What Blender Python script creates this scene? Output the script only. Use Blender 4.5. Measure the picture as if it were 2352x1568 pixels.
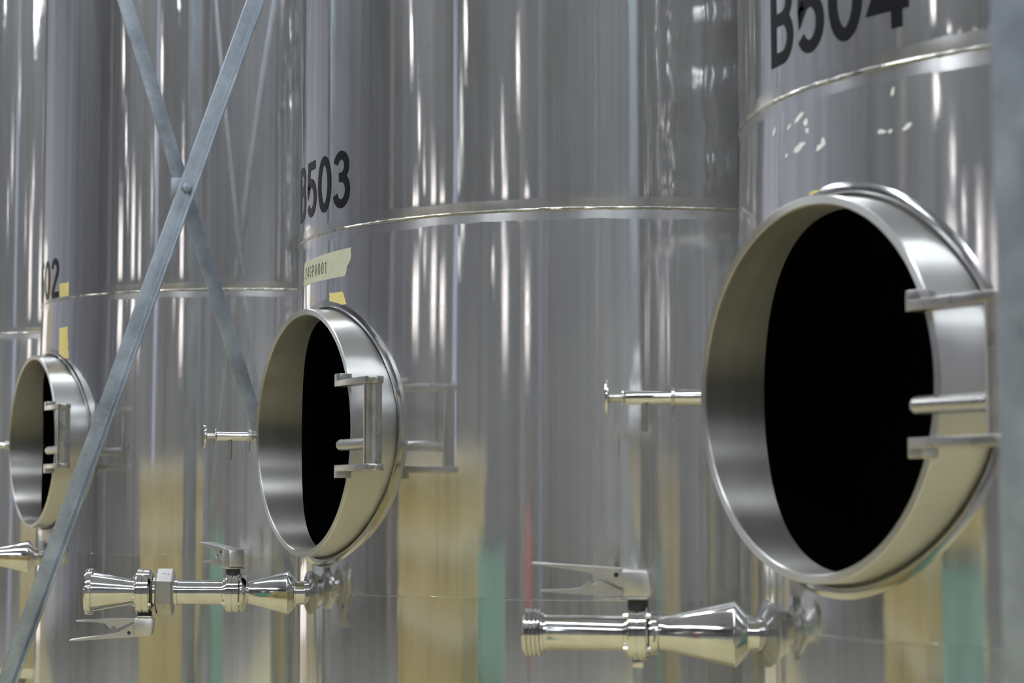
import bpy, bmesh, math, random
from mathutils import Vector, Matrix
from math import sin, cos, pi, radians, degrees, sqrt, asin, atan2, exp

random.seed(7)
for o in list(bpy.data.objects):
    bpy.data.objects.remove(o)
scene = bpy.context.scene
C = scene.collection
Z0 = 1.25                      # height of the manway centres above the floor

# ------------------------------------------------------------------ camera, world, exposure
FPX = 4582.33
yaw, pit, rol = 1.0668, 0.0761, -0.0013
fw = Vector((-sin(yaw) * cos(pit), cos(yaw) * cos(pit), sin(pit)))
rt = fw.cross(Vector((0, 0, 1))).normalized()
up = rt.cross(fw)
r2 = rt * cos(rol) + up * sin(rol)
u2 = -rt * sin(rol) + up * cos(rol)
cam_d = bpy.data.cameras.new('camera')
cam_d.sensor_width = 36.0
cam_d.lens = FPX / 2352 * 36.0
cam_d.clip_start = 0.05
cam_d.clip_end = 200
cam_d.dof.use_dof = True
cam_d.dof.focus_distance = 3.30
cam_d.dof.aperture_fstop = 7.0
cam = bpy.data.objects.new('camera', cam_d)
M = Matrix.Identity(4)
for k, v in enumerate((r2, u2, -fw)):
    M[0][k], M[1][k], M[2][k] = v
M.translation = Vector((1.7312, -1.9379, -0.1125 + Z0))
cam.matrix_world = M
C.objects.link(cam)
scene.camera = cam

world = bpy.data.worlds.new('world')
scene.world = world
world.use_nodes = True
world.node_tree.nodes['Background'].inputs[0].default_value = (0.5, 0.55, 0.65, 1)
world.node_tree.nodes['Background'].inputs[1].default_value = 0.2

vs = scene.view_settings
vs.view_transform = 'Standard'
vs.look = 'None'
vs.gamma = 1.0
vs.use_curve_mapping = False
vs.exposure = 0.06
scene.cycles.max_bounces = 9
scene.cycles.diffuse_bounces = 3
scene.cycles.glossy_bounces = 6
LAMP = 19.0                   # radiance of the high-bay lamp diffusers
BATTEN = 73.0                  # radiance of the batten diffusers over the tanks and of the added fill ones
WINDOW = 2.2                   # radiance of the daylit window panes


# ------------------------------------------------------------------ materials
class NT:
    def __init__(self, name):
        self.m = bpy.data.materials.new(name)
        self.m.use_nodes = True
        self.t = self.m.node_tree
        self.b = self.t.nodes['Principled BSDF']

    def n(self, kind, **kw):
        nd = self.t.nodes.new(kind)
        for k, v in kw.items():
            if k in nd.inputs.keys():
                nd.inputs[k].default_value = v
            else:
                setattr(nd, k, v)
        return nd

    def l(self, a, b):
        self.t.links.new(a, b)

    def math(self, op, a, b=None, c=None):
        nd = self.n('ShaderNodeMath', operation=op)
        for i, v in enumerate((a, b, c)):
            if v is None:
                continue
            if isinstance(v, (int, float)):
                nd.inputs[i].default_value = v
            else:
                self.l(v, nd.inputs[i])
        return nd.outputs[0]

    def coords(self, scale=(1, 1, 1)):
        tc = self.n('ShaderNodeTexCoord')
        mp = self.n('ShaderNodeMapping')
        mp.inputs['Scale'].default_value = scale
        self.l(tc.outputs['Object'], mp.inputs[0])
        return mp.outputs[0]

    def noise(self, scale, detail=3, vec=(1, 1, 1), rough=0.5):
        nz = self.n('ShaderNodeTexNoise')
        nz.inputs['Scale'].default_value = scale
        nz.inputs['Detail'].default_value = detail
        nz.inputs['Roughness'].default_value = rough
        self.l(self.coords(vec), nz.inputs['Vector'])
        return nz.outputs['Fac']

    def ramp(self, fac, stops):
        r = self.n('ShaderNodeValToRGB')
        els = r.color_ramp.elements
        while len(els) < len(stops):
            els.new(0.5)
        for e, (p, c) in zip(els, stops):
            e.position = p
            e.color = (*c, 1) if len(c) == 3 else c
        self.l(fac, r.inputs[0])
        return r.outputs[0]

    def maprange(self, v, a, b, c, d):
        mr = self.n('ShaderNodeMapRange')
        for i, x in enumerate((a, b, c, d)):
            mr.inputs[i + 1].default_value = x
        self.l(v, mr.inputs[0])
        return mr.outputs[0]

    def set(self, **kw):
        for k, v in kw.items():
            i = self.b.inputs[k.replace('_', ' ')]
            if isinstance(v, (int, float, tuple)):
                i.default_value = (*v, 1) if isinstance(v, tuple) and len(v) == 3 else v
            else:
                self.l(v, i)
        return self

    def bump(self, fac, strength, dist):
        bp = self.n('ShaderNodeBump')
        bp.inputs['Strength'].default_value = strength
        bp.inputs['Distance'].default_value = dist
        self.l(fac, bp.inputs['Height'])
        self.l(bp.outputs[0], self.b.inputs['Normal'])


ZS = 0.3438 + Z0               # tank-local height of the upper girth weld
ZL = -0.268 + Z0               # tank-local height of the lower girth weld


def steel_shell(name, rough, aniso, wob, seed, haze=0.25, diag=False, gain=1.0):
    """polished tank plate: mirror finish with circumferential grain and matt bands beside the girth welds"""
    m = NT(name)
    tc = m.n('ShaderNodeTexCoord')
    sp = m.n('ShaderNodeSeparateXYZ')
    m.l(tc.outputs['Object'], sp.inputs[0])
    ang = m.math('ARCTAN2', sp.outputs[0], sp.outputs[1])
    edge = m.noise(9.0, 4, (1, 1, 0.2))
    dz = m.math('ABSOLUTE', m.math('SUBTRACT', sp.outputs[2], ZS))
    dz = m.math('ADD', dz, m.maprange(edge, 0.3, 0.7, -0.003, 0.003))
    band = m.maprange(dz, 0.016, 0.0172, 1.0, 0.0)
    cmb = m.n('ShaderNodeCombineXYZ')
    m.l(m.math('MULTIPLY', ang, 30.0), cmb.inputs[0])
    m.l(m.math('MULTIPLY', sp.outputs[2], 0.6), cmb.inputs[1])
    cmb.inputs[2].default_value = seed
    st = m.n('ShaderNodeTexNoise')
    st.inputs['Scale'].default_value = 1.0
    st.inputs['Detail'].default_value = 5
    m.l(cmb.outputs[0], st.inputs['Vector'])
    streak = st.outputs['Fac']
    col = m.ramp(streak, [(p, tuple(c * gain for c in q)) for p, q in ((0.3, (0.57, 0.565, 0.565)), (0.5, (0.64, 0.64, 0.645)), (0.7, (0.69, 0.69, 0.70)))])
    grime = m.noise(55.0, 6, (1, 1, 1), 0.7)
    r0 = m.math('ADD', m.maprange(streak, 0.3, 0.7, rough * 0.8, rough * 1.25),
                m.maprange(grime, 0.35, 0.75, -0.01, 0.03))
    rg = m.n('ShaderNodeMix')
    rg.data_type = 'FLOAT'
    m.l(band, rg.inputs[0])
    m.l(r0, rg.inputs[2])
    rg.inputs[3].default_value = 0.26
    tg = m.n('ShaderNodeTangent', direction_type='RADIAL', axis='Z')
    # sharp mirror lobe under a broad haze lobe, as on used polished stainless
    g1 = m.n('ShaderNodeBsdfAnisotropic', distribution='BECKMANN')
    g2 = m.n('ShaderNodeBsdfAnisotropic', distribution='GGX')
    mx = m.n('ShaderNodeMixShader')
    mx.inputs[0].default_value = haze
    m.l(g1.outputs[0], mx.inputs[1])
    m.l(g2.outputs[0], mx.inputs[2])
    m.t.nodes.remove(m.b)
    m.l(mx.outputs[0], m.t.nodes['Material Output'].inputs[0])
    for g, an in ((g1, aniso), (g2, 0.3)):
        m.l(col, g.inputs['Color'])
        g.inputs['Anisotropy'].default_value = an
        m.l(tg.outputs[0], g.inputs['Tangent'])
    m.l(rg.outputs[0], g1.inputs['Roughness'])
    g2.inputs['Roughness'].default_value = 0.42
    # slow ripples of rolled plate
    rip = m.noise(1.6, 1, (1, 1, 0.4))
    if diag:
        # dented jacket plate on the flanks between the tanks
        tc2 = m.n('ShaderNodeTexCoord')
        mp = m.n('ShaderNodeMapping')
        mp.inputs['Rotation'].default_value = (radians(38), 0, 0)
        mp.inputs['Scale'].default_value = (0.2, 3.0, 13.0)
        m.l(tc2.outputs['Object'], mp.inputs[0])
        dn = m.n('ShaderNodeTexNoise')
        dn.inputs['Scale'].default_value = 1.0
        dn.inputs['Detail'].default_value = 1.0
        m.l(mp.outputs[0], dn.inputs['Vector'])
        flank = m.maprange(sp.outputs[0], -0.42, -0.52, 0.0, 1.0)
        rip = m.math('ADD', rip, m.math('MULTIPLY', m.math('MULTIPLY', dn.outputs['Fac'], flank), 13.0))
    bp = m.n('ShaderNodeBump')
    bp.inputs['Strength'].default_value = 1.0
    bp.inputs['Distance'].default_value = wob
    m.l(rip, bp.inputs['Height'])
    m.l(bp.outputs[0], g1.inputs['Normal'])
    m.l(bp.outputs[0], g2.inputs['Normal'])
    return m.m


def metal(name, col, rough, scratch=0.0, vec=(1, 1, 1), aniso=0.0, axis='X', bump=0.0, dark=0.86):
    m = NT(name)
    nz = m.noise(40.0, 5, vec)
    m.set(Metallic=1.0, Base_Color=m.ramp(nz, [(0.3, tuple(c * dark for c in col)), (0.7, col)]),
          Roughness=m.maprange(nz, 0.3, 0.7, rough - scratch, rough + scratch))
    if aniso:
        tg = m.n('ShaderNodeTangent', direction_type='RADIAL', axis=axis)
        m.set(Anisotropic=aniso, Anisotropic_Rotation=0.25)
        m.l(tg.outputs[0], m.b.inputs['Tangent'])
    if bump:
        m.bump(nz, 0.5, bump)
    return m.m


def paint(name, col, rough=0.6, var=0.12, scale=3.0, vec=(1, 1, 1), bump=0.0, metallic=0.0, spec=0.5):
    m = NT(name)
    m.set(Specular_IOR_Level=spec)
    nz = m.noise(scale, 5, vec)
    m.set(Base_Color=m.ramp(nz, [(0.3, tuple(c * (1 - var) for c in col)), (0.7, tuple(min(1, c * (1 + var)) for c in col))]),
          Roughness=rough, Metallic=metallic)
    if bump:
        m.bump(nz, 0.4, bump)
    return m.m


def emit(name, col, strength):
    m = NT(name)
    m.set(Base_Color=(0.8, 0.8, 0.8), Emission_Color=col, Emission_Strength=strength)
    return m.m


def galv(name):
    m = NT(name)
    vo = m.n('ShaderNodeTexVoronoi')
    vo.inputs['Scale'].default_value = 110
    m.l(m.coords(), vo.inputs['Vector'])
    nz = m.noise(14, 5)
    f = m.math('ADD', m.math('MULTIPLY', vo.outputs['Color'], 0.16), m.math('MULTIPLY', nz, 0.92))
    m.set(Metallic=0.8, Roughness=m.maprange(nz, 0.3, 0.7, 0.32, 0.52),
          Base_Color=m.ramp(f, [(0.3, (0.26, 0.295, 0.34)), (0.55, (0.355, 0.40, 0.45)), (0.8, (0.47, 0.52, 0.57))]))
    m.bump(nz, 0.3, 0.0006)
    return m.m


MAT = {
    'upper': steel_shell('polished_plate_upper', 0.074, 0.40, 0.0010, 1.0, diag=True, gain=0.94),
    'middle': steel_shell('polished_plate_middle', 0.085, 0.3, 0.0012, 5.0, gain=1.1),
    'lower': steel_shell('polished_plate_lower', 0.085, 0.3, 0.0012, 9.0, gain=1.05),
    'weld': metal('weld_bead_steel', (0.52, 0.51, 0.48), 0.28, 0.06, bump=0.0006),
    'weld_tint': metal('tinted_weld_steel', (0.55, 0.50, 0.40), 0.25, 0.06),
    'ring': metal('brushed_ring_steel', (0.60, 0.595, 0.585), 0.36, 0.02, (0.05, 9, 0.05), 0.94, 'Y', dark=0.96),
    'bore': metal('brushed_bore_steel', (0.50, 0.49, 0.46), 0.38, 0.03, (0.05, 9, 0.05), 0.94, 'Y', dark=0.93),
    'collar': metal('polished_collar_steel', (0.58, 0.575, 0.57), 0.16, 0.03),
    'inside': metal('shade_dark_inner_steel', (0.22, 0.21, 0.20), 0.5, 0.05),  # interior shade put into the colour: steel darkened so the opening reads black
    'chrome': metal('polished_fitting_steel', (0.66, 0.655, 0.64), 0.10, 0.03),
    'satin': metal('satin_cast_steel', (0.50, 0.49, 0.47), 0.30, 0.05, bump=0.0003),
    'lever': metal('cast_lever_steel', (0.60, 0.59, 0.57), 0.40, 0.04),
    'rubber': paint('black_seal_rubber', (0.02, 0.02, 0.02), 0.6),
    'vinyl': paint('black_vinyl_lettering', (0.010, 0.010, 0.012), 0.38, spec=0.10),
    'ink': paint('marker_ink', (0.03, 0.03, 0.03), 0.6),
    'tape': paint('masking_tape_paper', (0.52, 0.515, 0.39), 0.75, 0.06, 60),
    'yellow': paint('yellow_tape', (0.72, 0.60, 0.22), 0.6, 0.08, 30),
    'residue': paint('adhesive_residue', (0.82, 0.83, 0.81), 0.7, 0.08, 50),
    'galv': galv('galvanised_zinc'),
    'floor': paint('grey_concrete_floor', (0.23, 0.225, 0.215), 0.5, 0.15, 0.6),
    'apron': paint('cream_epoxy_floor', (0.56, 0.49, 0.27), 0.45, 0.08, 0.8),
    'wall': paint('grey_cladding_paint', (0.64, 0.645, 0.74), 0.7, 0.16, 0.7, (1, 1, 0.03)),
    'pale': paint('pale_grey_cladding', (0.82, 0.815, 0.82), 0.6, 0.10, 0.7, (1, 1, 0.05)),
    'cream': paint('cream_wall_paint', (0.78, 0.66, 0.46), 0.6, 0.10, 0.5),
    'white': paint('white_door_paint', (0.80, 0.78, 0.76), 0.5, 0.05, 1.0),
    'ceil': paint('grey_roof_deck', (0.45, 0.45, 0.49), 0.8, 0.2, 0.7),
    'column': paint('brown_grey_column_paint', (0.36, 0.33, 0.31), 0.6, 0.1),
    'blue': paint('pale_blue_column_paint', (0.60, 0.63, 0.78), 0.6, 0.1),
    'lamp': emit('lamp_diffuser', (1.0, 0.97, 0.94), LAMP),
    'tube': emit('batten_diffuser', (0.89, 0.95, 1.0), BATTEN),
    'pane': emit('daylit_pane', (1.0, 0.93, 0.90), WINDOW),
    'daylit': emit('translucent_door_panel', (1.0, 0.93, 0.84), 1.1),
    'housing': paint('lamp_housing_grey', (0.25, 0.25, 0.26), 0.5),
    'ochre': paint('ochre_plastic', (0.50, 0.39, 0.14), 0.5, 0.08, 2),
    'tan': paint('tan_plastic', (0.62, 0.55, 0.36), 0.5, 0.08, 2),
    'teal': paint('teal_plastic', (0.16, 0.36, 0.30), 0.5, 0.08, 2),
    'red': paint('red_enamel', (0.36, 0.05, 0.04), 0.35, 0.05, 2),
    'black': paint('black_plastic', (0.03, 0.03, 0.03), 0.5),
    'orange': emit('orange_beacon_glass', (1.0, 0.22, 0.03), 9.0),
}


# ------------------------------------------------------------------ mesh helpers
class MB:
    def __init__(self):
        self.v, self.f = [], []

    def add(self, vs_, fs_):
        o = len(self.v)
        self.v += [tuple(p) for p in vs_]
        self.f += [tuple(i + o for i in f) for f in fs_]
        return self

    def box(self, a, b):
        (x0, y0, z0), (x1, y1, z1) = a, b
        p = [(x0, y0, z0), (x1, y0, z0), (x1, y1, z0), (x0, y1, z0), (x0, y0, z1), (x1, y0, z1), (x1, y1, z1), (x0, y1, z1)]
        return self.add(p, [(0, 3, 2, 1), (4, 5, 6, 7), (0, 1, 5, 4), (1, 2, 6, 5), (2, 3, 7, 6), (3, 0, 4, 7)])

    def lathe(self, prof, n=48, o=(0, 0, 0), ax=(1, 0, 0), caps=True, rot=0.0):
        """prof = [(distance along axis, radius)...]"""
        o = Vector(o)
        ax = Vector(ax).normalized()
        t = Vector((0, 0, 1)) if abs(ax.z) < 0.9 else Vector((1, 0, 0))
        e1 = ax.cross(t).normalized()
        e2 = ax.cross(e1)
        vs_, fs_ = [], []
        for s, r in prof:
            for k in range(n):
                a = 2 * pi * k / n + rot
                vs_.append(o + ax * s + (e1 * cos(a) + e2 * sin(a)) * r)
        for i in range(len(prof) - 1):
            for k in range(n):
                k2 = (k + 1) % n
                fs_.append((i * n + k, i * n + k2, (i + 1) * n + k2, (i + 1) * n + k))
        if caps:
            if prof[0][1] > 1e-6:
                fs_.append(tuple(range(n - 1, -1, -1)))
            if prof[-1][1] > 1e-6:
                b = (len(prof) - 1) * n
                fs_.append(tuple(b + k for k in range(n)))
        return self.add(vs_, fs_)

    def prism(self, poly, o, ex, ey, ez, d0, d1):
        """2-D polygon (ex, ey) extruded along ez from d0 to d1"""
        o, ex, ey, ez = Vector(o), Vector(ex), Vector(ey), Vector(ez)
        n = len(poly)
        vs_ = [o + ex * a + ey * b + ez * d for d in (d0, d1) for a, b in poly]
        fs_ = [tuple(range(n - 1, -1, -1)), tuple(range(n, 2 * n))]
        fs_ += [(k, (k + 1) % n, n + (k + 1) % n, n + k) for k in range(n)]
        return self.add(vs_, fs_)

    def obj(self, name, mat, parent=None, bevel=0.0, smooth=32, normals=None, segs=2, merge=False):
        me = bpy.data.meshes.new(name)
        me.from_pydata(self.v, [], self.f)
        bm = bmesh.new()
        bm.from_mesh(me)
        if merge:
            bmesh.ops.remove_doubles(bm, verts=bm.verts, dist=1e-5)
        if normals is None:
            bmesh.ops.recalc_face_normals(bm, faces=bm.faces)
        if bevel:
            es = [e for e in bm.edges if len(e.link_faces) == 2 and e.calc_face_angle(0) > radians(35)]
            bmesh.ops.bevel(bm, geom=es, offset=bevel, segments=segs, profile=0.5, affect='EDGES', clamp_overlap=True)
        bm.to_mesh(me)
        bm.free()
        me.materials.append(MAT[mat])
        if smooth:
            for p in me.polygons:
                p.use_smooth = True
            if normals is None:
                me.set_sharp_from_angle(angle=radians(smooth))
            else:
                me.normals_split_custom_set_from_vertices([normals(v.co) for v in me.vertices])
        o = bpy.data.objects.new(name, me)
        C.objects.link(o)
        if parent:
            o.parent = parent
        return o


def tag(o, label, cat, group=None):
    o['label'] = label
    o['category'] = cat
    if group:
        o['group'] = group
    return o


def struct(o):
    o['kind'] = 'structure'
    return o


def empty(name, loc):
    o = bpy.data.objects.new(name, None)
    o.empty_display_size = 0.1
    o.location = loc
    C.objects.link(o)
    return o


def copy_tree(o, parent=None):
    c = o.copy()
    C.objects.link(c)
    c.parent = parent
    for ch in list(o.children):
        copy_tree(ch, c)
    return c


# ------------------------------------------------------------------ the hall
HX0, HX1, HY0, HY1, HZ = -14.0, 17.0, -28.0, 2.6, 7.6
struct(MB().box((HX0, HY0, -0.1), (HX1, HY1, 0)).obj('floor', 'floor', smooth=0))
struct(MB().box((HX0 + 0.3, -4.4, 0.0), (HX1 - 0.3, HY1, 0.003)).obj('trim_2', 'apron', smooth=0))
struct(MB().box((HX0, HY0, HZ), (HX1, HY1, HZ + 0.1)).obj('ceiling', 'ceil', smooth=0))
wl = struct(MB().box((HX0 - 0.1, HY0, 0), (HX0, HY1, HZ)).obj('wall_left', 'wall', smooth=0))
struct(MB().box((HX1, HY0, 0), (HX1 + 0.1, HY1, HZ)).obj('wall_right', 'wall', smooth=0))
struct(MB().box((HX0, HY0 - 0.1, 0), (HX1, HY0, HZ)).obj('wall_front', 'wall', smooth=0))
struct(MB().box((HX0, HY1, 0), (HX1, HY1 + 0.1, HZ)).obj('wall_back', 'wall', smooth=0))
# cream dado on the far end wall, a daylit translucent sectional door and a low white door
struct(MB().box((HX0, -4.6, 0), (HX0 + 0.04, 2.6, 2.9)).obj('trim_1', 'cream', smooth=0))
for nd, (y0, y1, np_, ph, mt) in enumerate(((-2.5, -0.1, 5, 0.62, 'daylit'), (-9.4, -5.0, 4, 0.55, 'white'))):
    dr = struct(MB().box((HX0, y0 - 0.08, 0), (HX0 + 0.06, y1 + 0.08, np_ * ph + 0.1)).obj('door_%d' % (nd + 1), 'white', smooth=0))
    for k in range(np_):
        MB().box((HX0 + 0.06, y0, 0.02 + k * ph), (HX0 + 0.10, y1, ph - 0.01 + k * ph)).obj('door_panel', mt, dr, bevel=0.01)
# pale lower cladding round the hall
struct(MB().box((HX0, HY0, 0), (HX1, HY0 + 0.04, 3.9)).obj('trim_3', 'pale', smooth=0))
struct(MB().box((HX1 - 0.04, HY0 + 0.04, 0), (HX1, HY1, 3.9)).obj('trim_4', 'pale', smooth=0))
# windows high in the far long wall
for n, (wx, ww, wz, wh) in enumerate(((-8.4, 1.3, 4.2, 1.5), (-4.4, 0.9, 4.2, 1.9), (-2.6, 0.9, 4.2, 1.3), (9.5, 1.0, 4.2, 2.0), (13.6, 1.6, 4.2, 1.7))):
    w = struct(MB().box((wx - 0.1, HY0, wz - 0.1), (wx + ww + 0.1, HY0 + 0.05, wz + wh + 0.1)).obj('window_%d' % (n + 1), 'white', smooth=0))
    for k in range(2):
        MB().box((wx + k * ww / 2 + 0.03, HY0 + 0.04, wz), (wx + (k + 1) * ww / 2 - 0.03, HY0 + 0.07, wz + wh)).obj('pane', 'pane', w, smooth=0)
# steel columns along the hall
CI = [('brown grey', 'column'), ('pale blue', 'blue')]
for k, (x, y, mt) in enumerate(((-11, -12, 0), (-8, -21, 1), (-6.5, -12, 0), (-2.6, -21, 0), (-0.5, -12, 1), (3.5, -21, 0), (5.2, -12, 0), (9.0, -15, 1),
                                (11, -9, 0), (15, -12, 1), (14, -5, 0), (15.5, -6.5, 1))):
    t = empty('steel_column', (x, y, 0))
    nm, mk = CI[mt]
    tag(t, '%s painted steel roof column out in the hall' % nm, 'column', '%s roof columns' % nm)
    MB().box((-0.15, -0.15, 0), (-0.13, 0.15, HZ)).box((0.13, -0.15, 0), (0.15, 0.15, HZ)).box((-0.13, -0.01, 0), (0.13, 0.01, HZ)).obj('shaft', mk, t, smooth=0)
    MB().box((-0.2, -0.2, 0), (0.2, 0.2, 0.02)).obj('base_plate', mk, t, bevel=0.004)


# high-bay lamps
def make_lamp(loc):
    t = empty('high_bay_lamp', loc)
    tag(t, 'round grey high-bay lamp hanging from the roof of the hall', 'lamp', 'high-bay lamps over the hall')
    MB().lathe([(0, 0.215), (0.02, 0.23), (0.10, 0.20), (0.16, 0.11), (0.30, 0.09), (0.31, 0.03)], 24, (0, 0, 0), (0, 0, 1)).obj('housing', 'housing', t)
    MB().lathe([(-0.008, 0.19), (0.004, 0.20)], 24, (0, 0, -0.004), (0, 0, 1)).obj('diffuser', 'lamp', t)
    MB().lathe([(0.3, 0.012), (HZ - 5.5, 0.012)], 8, (0, 0, 0), (0, 0, 1)).obj('hanger_rod', 'housing', t)
    return t


lamp0 = None
for x in (-5.4, 0.8, 6.6):
    for y in (-15.6, -20.3, -25.0):
        if lamp0 is None:
            lamp0 = make_lamp((x, y, 5.5))
        else:
            copy_tree(lamp0).location = (x, y, 5.5)


# linear battens over the tank row; outlying ones added to brighten the far hall
bat0 = None
for x in (-7.4, -2.9, 1.6, 6.1, 10.6):
    for y in (-10.7, -9.0, -7.3, -5.6, -3.9, -2.2, -0.5, 1.2):
        if (y < -5.6 and x in (-7.4, 6.1)) or (x == 10.6 and not -5 < y < -2):
            continue
        if bat0 is None:
            bat0 = empty('batten_or_added_fill_lamp', (x, y, 5.5))
            tag(bat0, 'long white batten lamp hanging above the row of tanks, outlying ones added as fill', 'lamp', 'batten lamps above the tanks and added fill ones')
            MB().box((-0.07, -0.78, 0.0), (0.07, 0.78, 0.07)).obj('housing', 'white', bat0, bevel=0.01)
            MB().box((-0.055, -0.76, -0.03), (0.055, 0.76, 0.0)).obj('diffuser', 'tube', bat0, smooth=0)
            for sy in (-0.6, 0.6):
                MB().lathe([(0.07, 0.006), (HZ - 5.5, 0.006)], 8, (0, sy, 0), (0, 0, 1)).obj('hanger_rod', 'housing', bat0)
        else:
            copy_tree(bat0).location = (x, y, 5.5)

# things standing across the aisle (they show only mirrored in the tanks)
bn = empty('storage_bin', (-1.66, -3.33, 0))
bn.rotation_euler.z = atan2(1.26, 1.62)
tag(bn, 'ochre plastic bulk bin with a tan rim across the aisle', 'bin')
MB().box((-1.02, -0.95, 0.12), (1.02, 0.0, 1.22)).obj('body', 'ochre', bn, bevel=0.03)
for k in range(2):
    MB().box((-1.05, -0.98, 0.72 + 0.24 * k), (1.05, 0.03, 0.79 + 0.24 * k)).obj('rib', 'tan', bn, bevel=0.01)
MB().box((-1.06, -1.0, 1.2), (1.06, 0.05, 1.27)).obj('rim', 'tan', bn, bevel=0.015)
for sx in (-0.8, 0.0, 0.8):
    MB().box((sx - 0.08, -0.95, 0), (sx + 0.08, 0, 0.12)).obj('foot', 'ochre', bn, bevel=0.01)
dm = empty('plastic_drum', (-0.38, -2.62, 0))
tag(dm, 'teal plastic drum with a black lid beside the ochre bin', 'drum')
MB().lathe([(0, 0.20), (0.02, 0.22), (0.3, 0.22), (0.32, 0.232), (0.36, 0.232), (0.38, 0.22), (0.66, 0.22), (0.68, 0.232), (0.72, 0.232), (0.74, 0.22), (0.98, 0.22), (1.0, 0.2)], 40, (0, 0, 0), (0, 0, 1)).obj('body', 'teal', dm)
MB().lathe([(1.0, 0.21), (1.03, 0.21), (1.035, 0.2)], 40, (0, 0, 0), (0, 0, 1)).obj('lid', 'black', dm)
ex = empty('fire_extinguisher', (1.15, -4.1, 0))
tag(ex, 'red fire extinguisher on a floor stand across the aisle', 'extinguisher')
MB().lathe([(0, 0.2), (0.03, 0.19), (0.04, 0.02), (0.55, 0.02)], 24, (0, 0, 0), (0, 0, 1)).obj('stand', 'black', ex)
MB().lathe([(0.55, 0.07), (0.57, 0.085), (1.0, 0.085), (1.06, 0.06), (1.09, 0.025), (1.12, 0.025)], 28, (0, 0, 0), (0, 0, 1)).obj('cylinder', 'red', ex)
MB().box((-0.02, -0.02, 1.1), (0.14, 0.02, 1.13)).box((-0.02, -0.02, 1.14), (0.13, 0.02, 1.165)).obj('handle', 'black', ex, bevel=0.004)
be = empty('warning_beacon', (HX1 - 0.02, -0.5, 4.55))
tag(be, 'orange warning beacon on the end wall', 'beacon')
MB().lathe([(0, 0.12), (0.2, 0.12)], 20, (0, 0, -0.05), (-1, 0, 0)).obj('base', 'black', be)
MB().lathe([(0.2, 0.1), (0.4, 0.1), (0.46, 0.06)], 20, (0, 0, -0.05), (-1, 0, 0)).obj('lens', 'orange', be)

# ------------------------------------------------------------------ tanks
R0, RM, RI, FR = 0.5792, 0.21, 0.1995, 0.6153
ZM = Z0
ZTOP, ZBOT = 3.05, 0.62


def prof(z):
    """shell radius: the plates draw in a little towards the girth welds"""
    if z <= ZS:
        return R0 - 0.0058 * exp(-(ZS - z) / 0.17)
    return R0 - 0.0058 * exp(-(z - ZS) / 0.012) * 0.35 - 0.0038


def dprof(z):
    h = 5e-5
    if z <= ZS:
        return (prof(min(z, ZS)) - prof(min(z, ZS) - h)) / h
    return (prof(z + h) - prof(z)) / h


def shell_normal(co):
    a = atan2(co.x, -co.y)
    return Vector((sin(a), -cos(a), -dprof(co.z))).normalized()


NC = 240
DA = 2 * pi / NC


def cyl(a, z, dr_=0.0):
    r = prof(z) + dr_
    return (r * sin(a), -r * cos(a), z)


def grid(mb, a0, a1, zs, dr_=0.0):
    """columns a0..a1 (in units of DA), rows at heights zs"""
    n = a1 - a0
    vs_ = [cyl((a0 + i) * DA, z, dr_) for z in zs for i in range(n + 1)]
    fs_ = [(r * (n + 1) + i, r * (n + 1) + i + 1, (r + 1) * (n + 1) + i + 1, (r + 1) * (n + 1) + i)
           for r in range(len(zs) - 1) for i in range(n)]
    mb.add(vs_, fs_)


def lin(a, b, n):
    return [a + (b - a) * k / n for k in range(n + 1)]


HP = 16                                     # half patch, columns
hw = HP * DA * R0
up_m = MB()
grid(up_m, 0, NC, [ZS + 1e-4] + [ZS + 0.004 * k for k in range(1, 12)] + lin(ZS + 0.06, ZTOP, 30))
prow = lin(ZM - hw, ZM + hw, 2 * HP)
bd = [(i, -HP) for i in range(-HP, HP)] + [(HP, j) for j in range(-HP, HP)] + [(-i, HP) for i in range(-HP, HP)] + [(-HP, -j) for j in range(-HP, HP)]
NR = 7


def middle_plate(mb, dr_=0.0, rh=RM + 0.0050):
    rows = lin(ZL, ZM - hw, 3)[:-1] + prow + lin(ZM + hw, ZS, 14)[1:]
    grid(mb, HP, NC - HP, rows, dr_)
    grid(mb, -HP, HP, lin(ZL, ZM - hw, 3), dr_)
    grid(mb, -HP, HP, lin(ZM + hw, ZS, 14), dr_)
    pv, pf = [], []
    for i, j in bd:
        th = atan2(j, i)
        zq = ZM + rh * sin(th)
        aq = asin(rh * cos(th) / prof(zq))
        for k in range(NR + 1):
            t = (k / NR) ** 1.3
            pv.append(cyl(aq * (1 - t) + i * DA * t, zq * (1 - t) + prow[j + HP] * t, dr_))
    nb = len(bd)
    for b in range(nb):
        b2 = (b + 1) % nb
        for k in range(NR):
            pf.append((b * (NR + 1) + k, b * (NR + 1) + k + 1, b2 * (NR + 1) + k + 1, b2 * (NR + 1) + k))
    mb.add(pv, pf)
    return mb


mid_m = middle_plate(MB())
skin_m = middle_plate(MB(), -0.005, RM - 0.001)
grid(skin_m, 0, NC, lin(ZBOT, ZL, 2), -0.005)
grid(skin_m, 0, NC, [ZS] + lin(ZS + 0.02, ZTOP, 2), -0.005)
low_m = MB()
grid(low_m, 0, NC, lin(ZBOT, ZL, 10))


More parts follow.
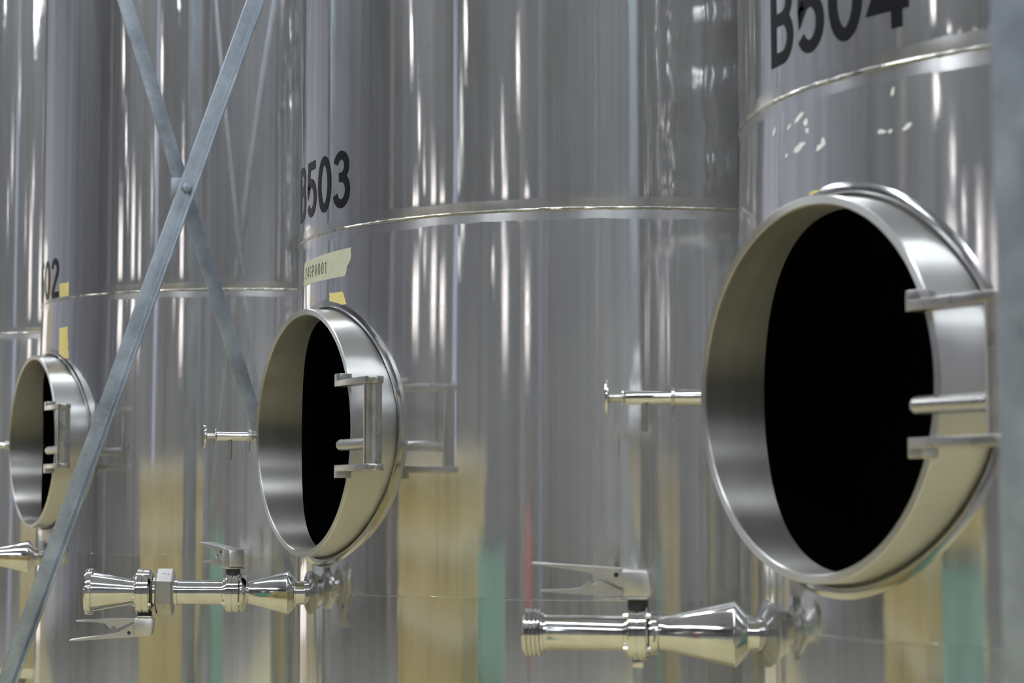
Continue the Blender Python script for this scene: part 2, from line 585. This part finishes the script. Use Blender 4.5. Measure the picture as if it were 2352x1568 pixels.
def bead(mb, z, w, h, n=360, wav=0.0, seed=0, off=0.0):
    rnd = random.Random(seed)
    jit = [rnd.uniform(-1, 1) for _ in range(n)]
    sec = [(-w, -0.001), (-w * 0.7, h * 0.7), (0, h), (w * 0.7, h * 0.7), (w, -0.001)]
    vs_, fs_ = [], []
    for k in range(n):
        a = 2 * pi * k / n
        for dz, dh in sec:
            r = prof(z - 1e-4) + off + dh * (1 + wav * jit[k])
            vs_.append((r * sin(a), -r * cos(a), z + dz * (1 + wav * 0.6 * jit[(k * 7) % n])))
    m = len(sec)
    for k in range(n):
        k2 = (k + 1) % n
        for i in range(m - 1):
            fs_.append((k * m + i, k2 * m + i, k2 * m + i + 1, k * m + i + 1))
    mb.add(vs_, fs_)
    return mb


def surf_y(x, dr_=0.0):
    r = R0 + dr_
    return -sqrt(r * r - x * x)


def ring_mesh(n=144, bore=False):
    mb = MB()
    vs_, fs_ = [], []
    m = 4
    for k in range(n):
        th = 2 * pi * k / n
        c, s = cos(th), sin(th)

        def p(r, y):
            vs_.append((r * c, y, ZM + r * s))
        b = 0.0014
        if bore:
            p(RI + b, -FR)
            p(RI, -FR + b)
            p(RI, surf_y(RI * c, -0.012))
            p(RI + 0.004, surf_y(RI * c, -0.014))
        else:
            p(RM, surf_y(RM * c, -0.004))
            p(RM, -FR + b)
            p(RM - b, -FR)
            p(RI + b, -FR)
    for k in range(n):
        k2 = (k + 1) % n
        for i in range(m - 1):
            fs_.append((k * m + i, k2 * m + i, k2 * m + i + 1, k * m + i + 1))
    return mb.add(vs_, fs_)


def collar_mesh(n=144):
    mb = MB()
    sec = [(0.0048, -0.0045), (0.0052, 0.0006), (0.007, 0.0016), (0.010, 0.0016), (0.014, 0.0008), (0.019, -0.0006)]
    vs_, fs_ = [], []
    for k in range(n):
        th = 2 * pi * k / n
        for dr_, h in sec:
            r = RM + dr_
            z = ZM + r * sin(th)
            x = r * cos(th)
            vs_.append((x, -sqrt((prof(z) + h) ** 2 - x * x), z))
    m = len(sec)
    for k in range(n):
        k2 = (k + 1) % n
        for i in range(m - 1):
            fs_.append((k * m + i, k2 * m + i, k2 * m + i + 1, k * m + i + 1))
    return mb.add(vs_, fs_)


# --- painted lettering, swept strokes laid round the plate
def arc(cx, cy, rx, ry, a0, a1, n=22):
    return [(cx + rx * cos(radians(a0 + (a1 - a0) * k / n)), cy + ry * sin(radians(a0 + (a1 - a0) * k / n))) for k in range(n + 1)]


T = 0.155                                   # stroke width of the stencil letters (per unit height)
h_ = T / 2
GL = {
    'B': (0.60, [[(h_, 0), (h_, 1)], [(h_, 1 - h_), (0.30, 1 - h_)] + arc(0.30, 0.735, 0.195, 0.1875, 90, -90) + [(h_, 0.5475)],
                 [(h_, 0.5475), (0.32, 0.5475)] + arc(0.32, 0.3125, 0.205, 0.235, 90, -90) + [(h_, h_)]]),
    '5': (0.58, [[(0.52, 1 - h_), (0.15, 1 - h_), (0.10, 0.47)] + arc(0.285, 0.345, 0.215, 0.268, 140, -148)]),
    '0': (0.58, [arc(0.29, 0.5, 0.215, 0.5 - h_, 0, 360, 48)]),
    '4': (0.60, [[(0.60, 0.275), (0.09, 0.275), (0.40, 0.93)], [(0.43, 1.0), (0.43, 0)]]),
    '3': (0.58, [arc(0.27, 0.735, 0.19, 0.19, 165, -90) + [(0.20, 0.545)], [(0.22, 0.53)] + arc(0.275, 0.305, 0.215, 0.228, 90, -165)]),
    '2': (0.58, [arc(0.28, 0.71, 0.205, 0.215, 170, -25) + [(0.13, 0.16), (0.10, h_)], [(0.05, h_), (0.55, h_)]]),
    '1': (0.40, [[(0.08, 0.78), (0.25, 0.93), (0.25, 0)]]),
    'G': (0.62, [arc(0.31, 0.5, 0.235, 0.5 - h_, 50, 345) + [(0.54, 0.47), (0.34, 0.47)]]),
    'P': (0.58, [[(h_, 0), (h_, 1)], [(h_, 1 - h_), (0.30, 1 - h_)] + arc(0.30, 0.70, 0.2, 0.22, 90, -90) + [(h_, 0.48)]]),
    'V': (0.60, [[(0.06, 1), (0.30, 0.05), (0.54, 1)]]),
}


def ribbon(pts, w):
    """fine polyline -> left/right offset points"""
    fine = []
    for (a, b), (c, d) in zip(pts[:-1], pts[1:]):
        n = max(1, int(math.hypot(c - a, d - b) / 0.05))
        fine += [(a + (c - a) * k / n, b + (d - b) * k / n) for k in range(n)]
    fine.append(pts[-1])
    L, Rr = [], []
    for i, (x, y) in enumerate(fine):
        x0, y0 = fine[max(0, i - 1)]
        x1, y1 = fine[min(len(fine) - 1, i + 1)]
        d0 = Vector((x - x0, y - y0))
        d1 = Vector((x1 - x, y1 - y))
        if d0.length < 1e-9:
            d0 = d1
        if d1.length < 1e-9:
            d1 = d0
        d0.normalize()
        d1.normalize()
        t = d0 + d1
        if t.length < 1e-6:
            t = d1.copy()
        t.normalize()
        nrm = Vector((-t.y, t.x))
        k = 1 / max(0.45, nrm.dot(Vector((-d1.y, d1.x))))
        L.append((x + nrm.x * w / 2 * k, y + nrm.y * w / 2 * k))
        Rr.append((x - nrm.x * w / 2 * k, y - nrm.y * w / 2 * k))
    return L, Rr


def glyph(mb, ch, u0, v0, H, wscale, stroke, place):
    w, strokes = GL[ch]
    for st in strokes:
        L, Rr = ribbon([(x * wscale, y) for x, y in st], stroke)
        vs_ = []
        for (a, b), (c, d) in zip(L, Rr):
            vs_.append(place(u0 + a * H, v0 + b * H))
            vs_.append(place(u0 + c * H, v0 + d * H))
        mb.add(vs_, [(2 * k, 2 * k + 1, 2 * k + 3, 2 * k + 2) for k in range(len(L) - 1)])
    return w * wscale * H


def on_shell(off):
    def place(u, v):
        a = u / R0
        r = prof(v) + off
        return (r * sin(a), -r * cos(a), v)
    return place


def patch(pts, off, thick, nu=24, nv=6):
    """thin sheet stuck on the plate; pts = (u_left, u_right) edge functions of t in 0..1 from bottom to top"""
    fl, fr, z0f, z1f = pts
    mb = MB()
    top, bot = [], []
    for j in range(nv + 1):
        for i in range(nu + 1):
            t, s = j / nv, i / nu
            u = fl(t) * (1 - s) + fr(t) * s
            v = z0f(u) * (1 - t) + z1f(u) * t
            top.append(on_shell(off + thick)(u, v))
            bot.append(on_shell(off)(u, v))
    n = len(top)
    w = nu + 1
    f = [(j * w + i, j * w + i + 1, (j + 1) * w + i + 1, (j + 1) * w + i) for j in range(nv) for i in range(nu)]
    f2 = [tuple(n + q for q in reversed(x)) for x in f]
    edge = [i for i in range(w)] + [j * w + nu for j in range(1, nv + 1)] + [nv * w + i for i in range(nu - 1, -1, -1)] + [j * w for j in range(nv - 1, 0, -1)]
    f3 = [(edge[k], n + edge[k], n + edge[(k + 1) % len(edge)], edge[(k + 1) % len(edge)]) for k in range(len(edge))]
    return mb.add(top + bot, f + f2 + f3)


# --- valve pieces; local frame: +x points out from the plate, z up, origin on the plate
def lever_unit(parent, sx, updown, turn, mat='lever'):
    """squeeze-trigger handle of a butterfly valve on top (or underneath) of the body at distance sx"""
    k = 1 / 2100.0
    ct, stt = cos(turn), sin(turn)
    ex = Vector((ct, stt, 0))
    ey = Vector((0, 0, updown))
    ez = Vector((-stt, ct, 0))
    o = Vector((sx, 0, 0))
    # stem and index plate
    MB().lathe([(0.024, 0.0125), (0.0405, 0.0125)], 24, o, (0, 0, updown)).obj('valve_stem', 'rubber', parent)
    MB().prism([(-28 * k, 85 * k), (22 * k, 85 * k), (22 * k, 91 * k), (-28 * k, 91 * k)], o - ex * 0.002, ex * -1, ey, ez, -0.017, 0.017).obj('index_plate', mat, parent, bevel=0.001)
    # upper lever: hub block and long tapering arm (pixels of the photo: x outwards, y up)
    hub = [(-33, 95), (-36, 100), (-30, 152), (-22, 158), (35, 160), (40, 150), (34, 93), (20, 91), (-28, 91)]
    MB().prism([(a * k, b * k) for a, b in hub], o, ex, ey, ez, -0.0145, 0.0145).obj('handle_hub', mat, parent, bevel=0.0025)
    arm = [(20, 160), (265, 176), (265, 172), (150, 156), (95, 146), (60, 128), (22, 104), (14, 120)]
    lev = MB()
    lev.prism([(a * k, b * k) for a, b in arm], o, ex, ey, ez, -0.0125, -0.0105)
    lev.prism([(a * k, b * k) for a, b in arm], o, ex, ey, ez, 0.0105, 0.0125)
    lev.prism([(20 * k, 161 * k), (265 * k, 177 * k), (266 * k, 173.5 * k), (20 * k, 156.5 * k)], o, ex, ey, ez, -0.0125, 0.0125)
    la = lev.obj('lever_arm', mat, parent, bevel=0.0006, segs=1)
    # trigger: thin blade with a notched hump
    trg = [(20, 98), (70, 95), (130, 96), (245, 103), (245, 107), (170, 110), (140, 114), (125, 128), (121, 134), (116, 133), (113, 126), (108, 122), (102, 128), (98, 134), (90, 132), (60, 118), (22, 103)]
    MB().prism([(a * k, b * k) for a, b in trg], o, ex, ey, ez, -0.009, 0.009).obj('trigger', mat, parent, bevel=0.0006, segs=1)
    for s in (-1, 1):
        MB().lathe([(0.0100, 0.003), (0.0135, 0.003)], 14, o + ex * 52 * k + ey * 146 * k, ez * s).obj('pivot_pin', 'rubber', parent)


def body_profile(s0, rb):
    """butterfly body between s0 and s0+.026 with a dark gasket line in the middle"""
    return [(s0, 0.021), (s0, rb * 0.86), (s0 + 0.0015, rb * 0.88), (s0 + 0.0015, rb), (s0 + 0.0025, rb + 0.0008), (s0 + 0.0118, rb + 0.0008), (s0 + 0.0122, rb - 0.001),
            (s0 + 0.0132, rb - 0.001), (s0 + 0.0136, rb + 0.0008), (s0 + 0.0225, rb + 0.0008), (s0 + 0.0235, rb), (s0 + 0.0235, rb * 0.86), (s0 + 0.026, rb * 0.86), (s0 + 0.026, 0.021)]


def bolts(parent, s0, s1, rb, n=4, r=0.0030, rot=pi / 4 + 0.12):
    for k in range(n):
        a = rot + 2 * pi * k / n
        MB().lathe([(s0 - 0.003, r * 0.55), (s0 - 0.003, r), (s0, r), (s1, r), (s1 + 0.003, r), (s1 + 0.003, r * 0.6)], 6,
                   (0, cos(a) * rb, sin(a) * rb), (1, 0, 0)).obj('body_bolt', 'chrome', parent)


def valve_frame(parent, name, ang, z, tilt, mb, mat='chrome', head=None):
    a = radians(ang if head is None else head)
    a0 = radians(ang)
    o = mb.obj(name, mat, parent)
    ux = Vector((sin(a), -cos(a), 0))
    uz = Vector((0, 0, 1))
    uy = uz.cross(ux)
    ux2 = ux * cos(tilt) + uz * sin(tilt)
    uz2 = uz * cos(tilt) - ux * sin(tilt)
    m = Matrix.Identity(4)
    p = Vector((sin(a0), -cos(a0), 0)) * R0 + Vector((0, 0, z))
    for k, v in enumerate((ux2, uy, uz2)):
        m[0][k], m[1][k], m[2][k] = v
    m.translation = p
    o.matrix_local = m
    return o


def drain_valve_a(parent, ang, z, tilt=0.0, turn=0.0, head=None):
    """neck, double cone, butterfly valve, tube and threaded end"""
    nk = MB().lathe([(-0.01, 0.0205), (0.0055, 0.0205), (0.006, 0.023), (0.0075, 0.023), (0.021, 0.0385), (0.0228, 0.0398), (0.0245, 0.0388),
                     (0.102, 0.0210), (0.108, 0.0206), (0.112, 0.0206)], 64)
    v = valve_frame(parent, 'drain_valve', ang, z, tilt, nk, head=head)
    MB().lathe([(0.112, 0.0206), (0.1135, 0.0245), (0.120, 0.0262), (0.123, 0.0262), (0.125, 0.021)], 48).obj('clamp_flange', 'chrome', v)
    MB().lathe(body_profile(0.125, 0.0308), 64).obj('valve_body', 'chrome', v, smooth=20)
    bolts(v, 0.125, 0.151, 0.0272)
    MB().box((0.131, -0.008, -0.0405), (0.145, 0.008, -0.026)).obj('lower_boss', 'chrome', v, bevel=0.002)
    MB().lathe([(0.024, 0.0125), (0.030, 0.0120), (0.036, 0.0105), (0.0385, 0.0105)], 32, (0.138, 0, 0), (0, 0, 1)).obj('upper_boss', 'satin', v)
    MB().lathe([(0.151, 0.0232), (0.1535, 0.0232), (0.1545, 0.0208), (0.243, 0.0208), (0.2445, 0.0216), (0.250, 0.0216), (0.2505, 0.0235), (0.254, 0.0235)], 56).obj('outlet_tube', 'chrome', v)
    pr = [(0.2535, 0.021)]
    s = 0.2535
    for _ in range(4):
        pr += [(s, 0.0262), (s + 0.0012, 0.0285), (s + 0.0034, 0.0285), (s + 0.0046, 0.0262)]
        s += 0.0052
    pr += [(s, 0.0255), (s + 0.001, 0.0245), (s + 0.001, 0.0195), (s - 0.03, 0.0190)]
    MB().lathe(pr, 56, caps=False).obj('threaded_end', 'chrome', v, smooth=25)
    lever_unit(v, 0.138, 1, turn)
    return v


def drain_valve_b(parent, ang, z, tilt, head=None):
    """neck, cone, first valve turned away, tube, hex union, second valve hanging, cone and ferrule"""
    nk = MB().lathe([(-0.01, 0.0205), (0.010, 0.0205), (0.0105, 0.0235), (0.0125, 0.0235), (0.022, 0.0372), (0.0238, 0.0382), (0.0255, 0.037), (0.092, 0.0195), (0.097, 0.0190)], 64)
    v = valve_frame(parent, 'drain_valve', ang, z, tilt, nk, head=head)
    MB().lathe([(0.094, 0.019), (0.0955, 0.0300), (0.1035, 0.0335), (0.106, 0.0335), (0.1065, 0.019)], 48).obj('clamp_flange', 'chrome', v)
    MB().lathe(body_profile(0.1065, 0.0335), 64).obj('valve_body', 'chrome', v, smooth=20)
    bolts(v, 0.1065, 0.1325, 0.0295)
    MB().lathe([(0.026, 0.0125), (0.034, 0.0115), (0.0385, 0.0105)], 32, (0.1195, 0, 0), (0, 0, 1)).obj('upper_boss', 'satin', v)
    lever_unit(v, 0.1195, 1, radians(-62))
    MB().lathe([(0.1325, 0.0245), (0.136, 0.0245), (0.137, 0.0212), (0.214, 0.0212), (0.2145, 0.0232), (0.2205, 0.0232)], 56).obj('middle_tube', 'chrome', v)
    hx = MB()
    hexp = []
    for s, r in ((0.2205, 0.0375), (0.2235, 0.0405), (0.248, 0.0405), (0.2510, 0.0375)):
        hexp.append((s, r))
    hx.lathe(hexp, 6, (0, 0, 0), rot=pi / 6)
    hx.obj('hex_union_nut', 'satin', v, bevel=0.0004, segs=1, smooth=20)
    MB().lathe([(0.251, 0.026), (0.255, 0.026), (0.256, 0.031), (0.2585, 0.034), (0.260, 0.020)], 48).obj('union_collar', 'chrome', v)
    MB().lathe(body_profile(0.260, 0.0382), 64).obj('valve_body', 'chrome', v, smooth=20)
    bolts(v, 0.260, 0.286, 0.0335)
    MB().box((0.264, -0.011, -0.0445), (0.281, 0.011, -0.034)).obj('lower_boss', 'rubber', v, bevel=0.002)
    lever_unit(v, 0.270, -1, 0.0)
    MB().lathe([(0.286, 0.0215), (0.290, 0.0215), (0.357, 0.0335), (0.359, 0.0335), (0.3595, 0.0395), (0.361, 0.0402), (0.3685, 0.0402), (0.371, 0.0385), (0.3715, 0.033), (0.330, 0.024)], 64, caps=False).obj('cone_ferrule', 'chrome', v)
    return v


def sample_tap(parent, ang, z, head=None):
    tp = MB().lathe([(-0.01, 0.0098), (0.060, 0.0098), (0.085, 0.0098)], 32)
    v = valve_frame(parent, 'sample_tap', ang, z, 0.0, tp, head=head)
    MB().lathe([(0.080, 0.0100), (0.0805, 0.0125), (0.0845, 0.0125), (0.085, 0.010)], 32).obj('collar_nut', 'satin', v)
    MB().box((0.081, -0.0012, -0.028), (0.084, 0.0012, -0.010)).obj('locking_tab', 'satin', v, bevel=0.0005)
    MB().lathe([(0.085, 0.0082), (0.140, 0.0084), (0.1425, 0.0076), (0.143, 0.005)], 32).obj('tap_body', 'chrome', v)
    MB().lathe([(0.1435, 0.0055), (0.144, 0.0145), (0.1452, 0.0145), (0.1455, 0.0055)], 32).obj('guard_disc', 'chrome', v)
    MB().lathe([(0.143, 0.0055), (0.163, 0.0052)], 24).obj('spindle', 'satin', v)
    kp = MB()
    kp.lathe([(0.1615, 0.006), (0.162, 0.0215), (0.1632, 0.0225), (0.1652, 0.0225), (0.1662, 0.0215), (0.1667, 0.006)], 36)
    kp.obj('knob', 'chrome', v)
    sm = MB()
    sm.lathe([(0.006, 0.0042), (0.042, 0.0042)], 20, (0.118, 0, 0), (0, 0, -1))
    sm.obj('spout', 'satin', v)
    return v


def hinge(ring):
    """door hinge on the right of the manway: two lugs, a pin and a stop rod"""
    yc = -FR - 0.010
    for z, d in ((0.0735, 1), (-0.063, -1)):
        zc = ZM + z
        pl = MB()
        n = 10
        xe = RM + 0.103
        poly = [(RM - 0.0255, yc - 0.0115), (xe, yc - 0.0165)] + [(xe + 0.019 * sin(pi * k / n), yc - 0.0015 - 0.015 * cos(pi * k / n)) for k in range(1, n)] + [(xe, yc + 0.0135), (RM - 0.0255, yc + 0.0115)]
        pl.prism(poly, (0, 0, zc), (1, 0, 0), (0, 1, 0), (0, 0, 1), -0.0055, 0.0055)
        pl.obj('hinge_lug', 'satin', ring, bevel=0.0012)
        st = MB().box((RM - 0.0255, yc - 0.0115, min(zc, zc + d * 0.0155)), (RM - 0.0035, -FR - 0.0002, max(zc, zc + d * 0.0155)))
        st.obj('lug_stop', 'satin', ring, bevel=0.0012)
    px, py = RM + 0.097, yc
    MB().lathe([(ZM - 0.0575, 0.0145), (ZM + 0.068, 0.0145)], 40, (px, py, 0), (0, 0, 1)).obj('hinge_pin', 'satin', ring)
    n = 8
    pr = [(RM - 0.030 + 0.0095 * (1 - cos(pi / 2 * k / n)), 0.0095 * sin(pi / 2 * k / n)) for k in range(n + 1)] + [(px - 0.008, 0.0095)]
    MB().lathe(pr, 32, (0, yc, ZM - 0.0255), (1, 0, 0)).obj('stop_rod', 'satin', ring)


PROTO = {}


def shared(name, mb, mat, parent, **kw):
    if name in PROTO:
        o = bpy.data.objects.new(name, PROTO[name].data)
        C.objects.link(o)
        o.parent = parent
        return o
    PROTO[name] = mb.obj(name, mat, parent, **kw)
    return PROTO[name]


def make_tank(X, dz, number, label, text_u, text_z=0.3785):
    t = empty('storage_tank', (X, 0, dz))
    tag(t, label, 'tank', 'row of steel storage tanks')
    shared('upper_shell', up_m, 'upper', t, normals=shell_normal, merge=True)
    shared('middle_shell', mid_m, 'middle', t, normals=shell_normal, merge=True)
    shared('bottom_shell', low_m, 'lower', t, normals=shell_normal, merge=True)
    shared('girth_weld', bead(MB(), ZS, 0.0030, 0.0022, 480, 0.30, 3), 'weld', t)
    shared('lower_girth_weld', bead(MB(), ZL, 0.0022, 0.0003, 480, 0.1, 4), 'lower', t)
    # inner skin, roof and bottom cone
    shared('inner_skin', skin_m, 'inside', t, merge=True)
    shared('roof_cone', MB().lathe([(ZTOP, R0 - 0.004), (ZTOP + 0.03, R0 - 0.02), (ZTOP + 0.16, 0.2), (ZTOP + 0.30, 0.2), (ZTOP + 0.30, 0.0)], 96, (0, 0, 0), (0, 0, 1)), 'lower', t)
    shared('bottom_cone', MB().lathe([(ZBOT, R0 - 0.001), (ZBOT - 0.03, R0 - 0.015), (0.36, 0.05), (0.30, 0.045), (0.30, 0.0)], 96, (0, 0, 0), (0, 0, 1)), 'lower', t)
    for k in range(4):
        a = pi / 4 + k * pi / 2
        MB().lathe([(0, 0.05), (0.008, 0.05), (0.012, 0.028), (ZBOT + 0.1, 0.028)], 24, ((R0 - 0.06) * cos(a), (R0 - 0.06) * sin(a), -dz), (0, 0, 1)).obj('leg', 'satin', t)
    # manway
    ring = shared('manway_ring', ring_mesh(), 'ring', t)
    shared('ring_bore', ring_mesh(bore=True), 'bore', ring)
    shared('weld_collar', collar_mesh(), 'collar', ring)
    hinge(ring)
    # number
    H = 0.098
    u = text_u
    for ch in number:
        g = MB()
        w = glyph(g, ch, u, ZM + text_z, H, 1.0, T, on_shell(0.0005))
        g.obj('painted_character', 'vinyl', t, smooth=60)['label'] = 'black character ' + ch
        u += w + 0.0085
    return t


tank4 = make_tank(0.0, 0.0, 'B504', 'steel tank B504 with the largest open manway, beside the grey post at right', -0.143, 0.382)
tank3 = make_tank(-1.4063, -0.0085, 'B503', 'steel tank B503 in the middle with masking tape above its open manway', -0.163)
tank2 = make_tank(-3.0904, 0.0155, 'B502', 'steel tank B502 standing behind the crossed galvanised braces', -0.189, 0.349)
tank1 = make_tank(-4.50, 0.0155, 'B501', 'farthest steel tank, a sliver at the left edge behind tank B502', -0.150)

drain_valve_a(tank4, -21.5, Z0 - 0.2785, 0.0, head=-37)
drain_valve_b(tank3, -10.0, Z0 - 0.2755, radians(0.6), head=-25)
drain_valve_a(tank2, -7, Z0 - 0.281, 0.0, radians(-70), head=-20)
sample_tap(tank4, -30, Z0 + 0.006, -34)
sample_tap(tank3, -24, Z0 + 0.000, -14)
sample_tap(tank2, -24, Z0 - 0.004, -12)
drain_valve_a(tank1, -7, Z0 - 0.281, 0.0, 0.0, head=-20)
sample_tap(tank1, -24, Z0 - 0.004, -12)

# adhesive residue on B504 where old tape was scraped off
rs = random.Random(11)
for (a, z, w, hh, sl) in ((-13.7, .3079, .010, .008, .6), (-7.4, .3124, .026, .007, .35), (-9.6, .3065, .010, .005, .3), (-5.8, .305, .011, .009, .2), (-5.5, .2946, .008, .008, -.2),
                          (-7.3, .2786, .030, .009, .25), (-2.7, .2726, .022, .008, .25), (-2.3, .2780, .008, .008, .1), (7.2, .2731, .014, .005, -.1), (8.5, .2720, .007, .005, .1),
                          (10.9, .2742, .014, .007, .35), (8.8, .3138, .005, .010, .6), (-10.2, .2740, .007, .004, 0.1)):
    n = 14
    u0 = radians(a) * R0
    pts = []
    for k in range(n):
        th = 2 * pi * k / n
        rr = rs.uniform(0.65, 1.15)
        du, dv = cos(th) * w / 2 * rr, sin(th) * hh / 2 * rr
        pts.append((u0 + du, ZM + z + dv + sl * du))
    pl = on_shell(0.0004)
    g = MB().add([pl(u0, ZM + z)] + [pl(u, v) for u, v in pts], [(0, 1 + k, 1 + (k + 1) % n) for k in range(n)])
    g.obj('adhesive_residue', 'residue', tank4, smooth=0)['label'] = 'whitish scraped adhesive flake'


# masking tape and scraps: separate things stuck on the plates
def stuck(name, mb, mat, tank, label, cat):
    o = mb.obj(name, mat, None, smooth=30)
    o.location = tank.location
    return tag(o, label, cat)


def jag(seed, amp):
    r = random.Random(seed)
    v = [r.uniform(-amp, amp) for _ in range(12)]
    return lambda t: v[int(t * 10)] * (1 - (t * 10 % 1)) + v[int(t * 10) + 1] * (t * 10 % 1)


j1 = jag(1, 0.0015)
ZT = ZM + 0.0085
zb = lambda u: ZT + 0.2530 + 0.010 * (u / 0.1)* -0.02
zt = lambda u: ZT + 0.2945 + 0.0055 * ((u + 0.11) / 0.2)
tl = patch((lambda t: -0.1180 + 0.004 * t, lambda t: 0.0785 + (0.0 if t < 0.02 else 0.006 * t / 0.35 if t < 0.35 else 0.006 + 0.010 * (t - 0.35) / 0.2 if t < 0.55 else 0.016 + 0.0025 * (t - 0.55)) + j1(t),
            zb, zt), 0.0004, 0.0003, 40, 10)
mt = stuck('masking_tape', tl, 'tape', tank3, 'strip of pale masking tape with handwritten lot number on tank B503', 'tape')
u = -0.104
for ch in '24GPV001':
    g = MB()
    w = glyph(g, ch, u, ZT + 0.2635, 0.0215, 0.80, 0.10, on_shell(0.00095))
    g.obj('handwritten_character', 'ink', mt, smooth=60)
    u += w + 0.0052


def scrap(tank, a0, a1, z0, z1, seed, label, name='tape_scrap', skew=0.0, mat='yellow'):
    ja, jb, jc = jag(seed, 0.0012), jag(seed + 50, 0.0015), jag(seed + 90, 0.0018)
    u0, u1 = radians(a0) * R0, radians(a1) * R0
    zbot = tank.location.z
    m = patch((lambda t: u0 + ja(t) + skew * (1 - t) * 0.3, lambda t: u1 + jb(t) + skew * (1 - t), lambda u_: ZM + z0 - zbot,
               lambda u_: ZM + z1 - zbot + jc(min(0.99, max(0, (u_ - u0) / (u1 - u0))))), 0.0004, 0.0003, 12, 10)
    return stuck(name, m, mat, tank, label, 'tape')


scrap(tank3, 2.4, 7.0, 0.2050, 0.2285, 3, 'small torn yellow tape scrap just above the manway of tank B503', skew=0.012)
scrap(tank4, -4.9, -1.0, 0.2165, 0.2235, 5, 'thin sliver of yellow tape above the manway of tank B504')
scrap(tank2, 7.0, 11.9, 0.3640, 0.3965, 7, 'small yellow tape square beside the number on tank B502')
scrap(tank2, 7.2, 11.6, 0.2130, 0.2890, 9, 'upright yellow tape strip above the manway of tank B502', skew=0.010)

# ------------------------------------------------------------------ galvanised support frames
LP = lambda w, t: [(0, 0), (w, 0), (w, t), (t, t), (t, w), (0, w)]


def post(parent, x0, x1, y0, y1, z1, name='post'):
    b = MB()
    b.box((x0, y0, 0.008), (x1, y1, z1))
    p = b.obj(name, 'galv', parent, bevel=0.006, segs=3)
    MB().box((x0 - 0.05, y0 - 0.05, 0), (x1 + 0.05, y1 + 0.05, 0.008)).obj('foot_plate', 'galv', p, bevel=0.002)
    return p


FA = empty('support_frame', (-2.25, -0.53, 0))
tag(FA, 'galvanised steel frame with crossed angle braces between tanks B502 and B503', 'frame')
post(FA, -0.045, 0.045, -0.56, -0.47, 3.4)
post(FA, -0.045, 0.045, 0.47, 0.56, 3.4)
MB().box((-0.04, -0.56, 3.4), (0.04, 0.56, 3.5)).obj('top_beam', 'galv', FA, bevel=0.004)


def brace(parent, p0, p1, w, t, flip, flange_x, name='brace_bar'):
    """L-angle between two points of the frame plane (y, z); one leg flat in the plane, the other towards flange_x"""
    a, b = Vector((0, *p0)), Vector((0, *p1))
    d = (b - a).normalized()
    side = Vector((0, d.z, -d.y)) * flip           # across the bar, in the plane
    ox = Vector((flange_x, 0, 0))
    L = (b - a).length
    mb = MB()
    mb.prism([(p - w / 2, q) for p, q in LP(w, t)], a, side, ox, d, 0, L)
    return mb.obj(name, 'galv', parent, bevel=0.0012, segs=2)


ZC = Z0 + 0.530
k1, k2 = 0.357, 0.344
b1 = brace(FA, (0.49, ZC + 0.49 / k1), (-0.49, ZC - 0.49 / k1), 0.031, 0.005, 1, 1)
b1.location.x = 0.006
b2 = brace(FA, (-0.49, ZC + 0.49 / k2), (0.49, ZC - 0.49 / k2), 0.032, 0.0045, 1, -1)
b2.location.x = -0.004
# bolts at the crossing and the bar ends
MB().lathe([(-0.022, 0.006), (0.0105, 0.006), (0.0105, 0.011), (0.0185, 0.011), (0.020, 0.008)], 6, (0, 0, ZC), (1, 0, 0)).obj('brace_bolt', 'galv', FA)
MB().box((-0.0035, -0.030, ZC - 0.022), (0.0055, 0.012, ZC + 0.020)).obj('spacer_plate', 'galv', FA, bevel=0.002)

FB = empty('support_frame', (0.80, -0.53, 0))
tag(FB, 'blurred galvanised steel post at the right edge in front of tank B504', 'frame')
post(FB, -0.05, 0.05, -0.51, -0.41, 3.4)
post(FB, -0.045, 0.045, 0.47, 0.56, 3.4)
MB().box((-0.04, -0.50, 3.4), (0.04, 0.56, 3.5)).obj('top_beam', 'galv', FB, bevel=0.004)
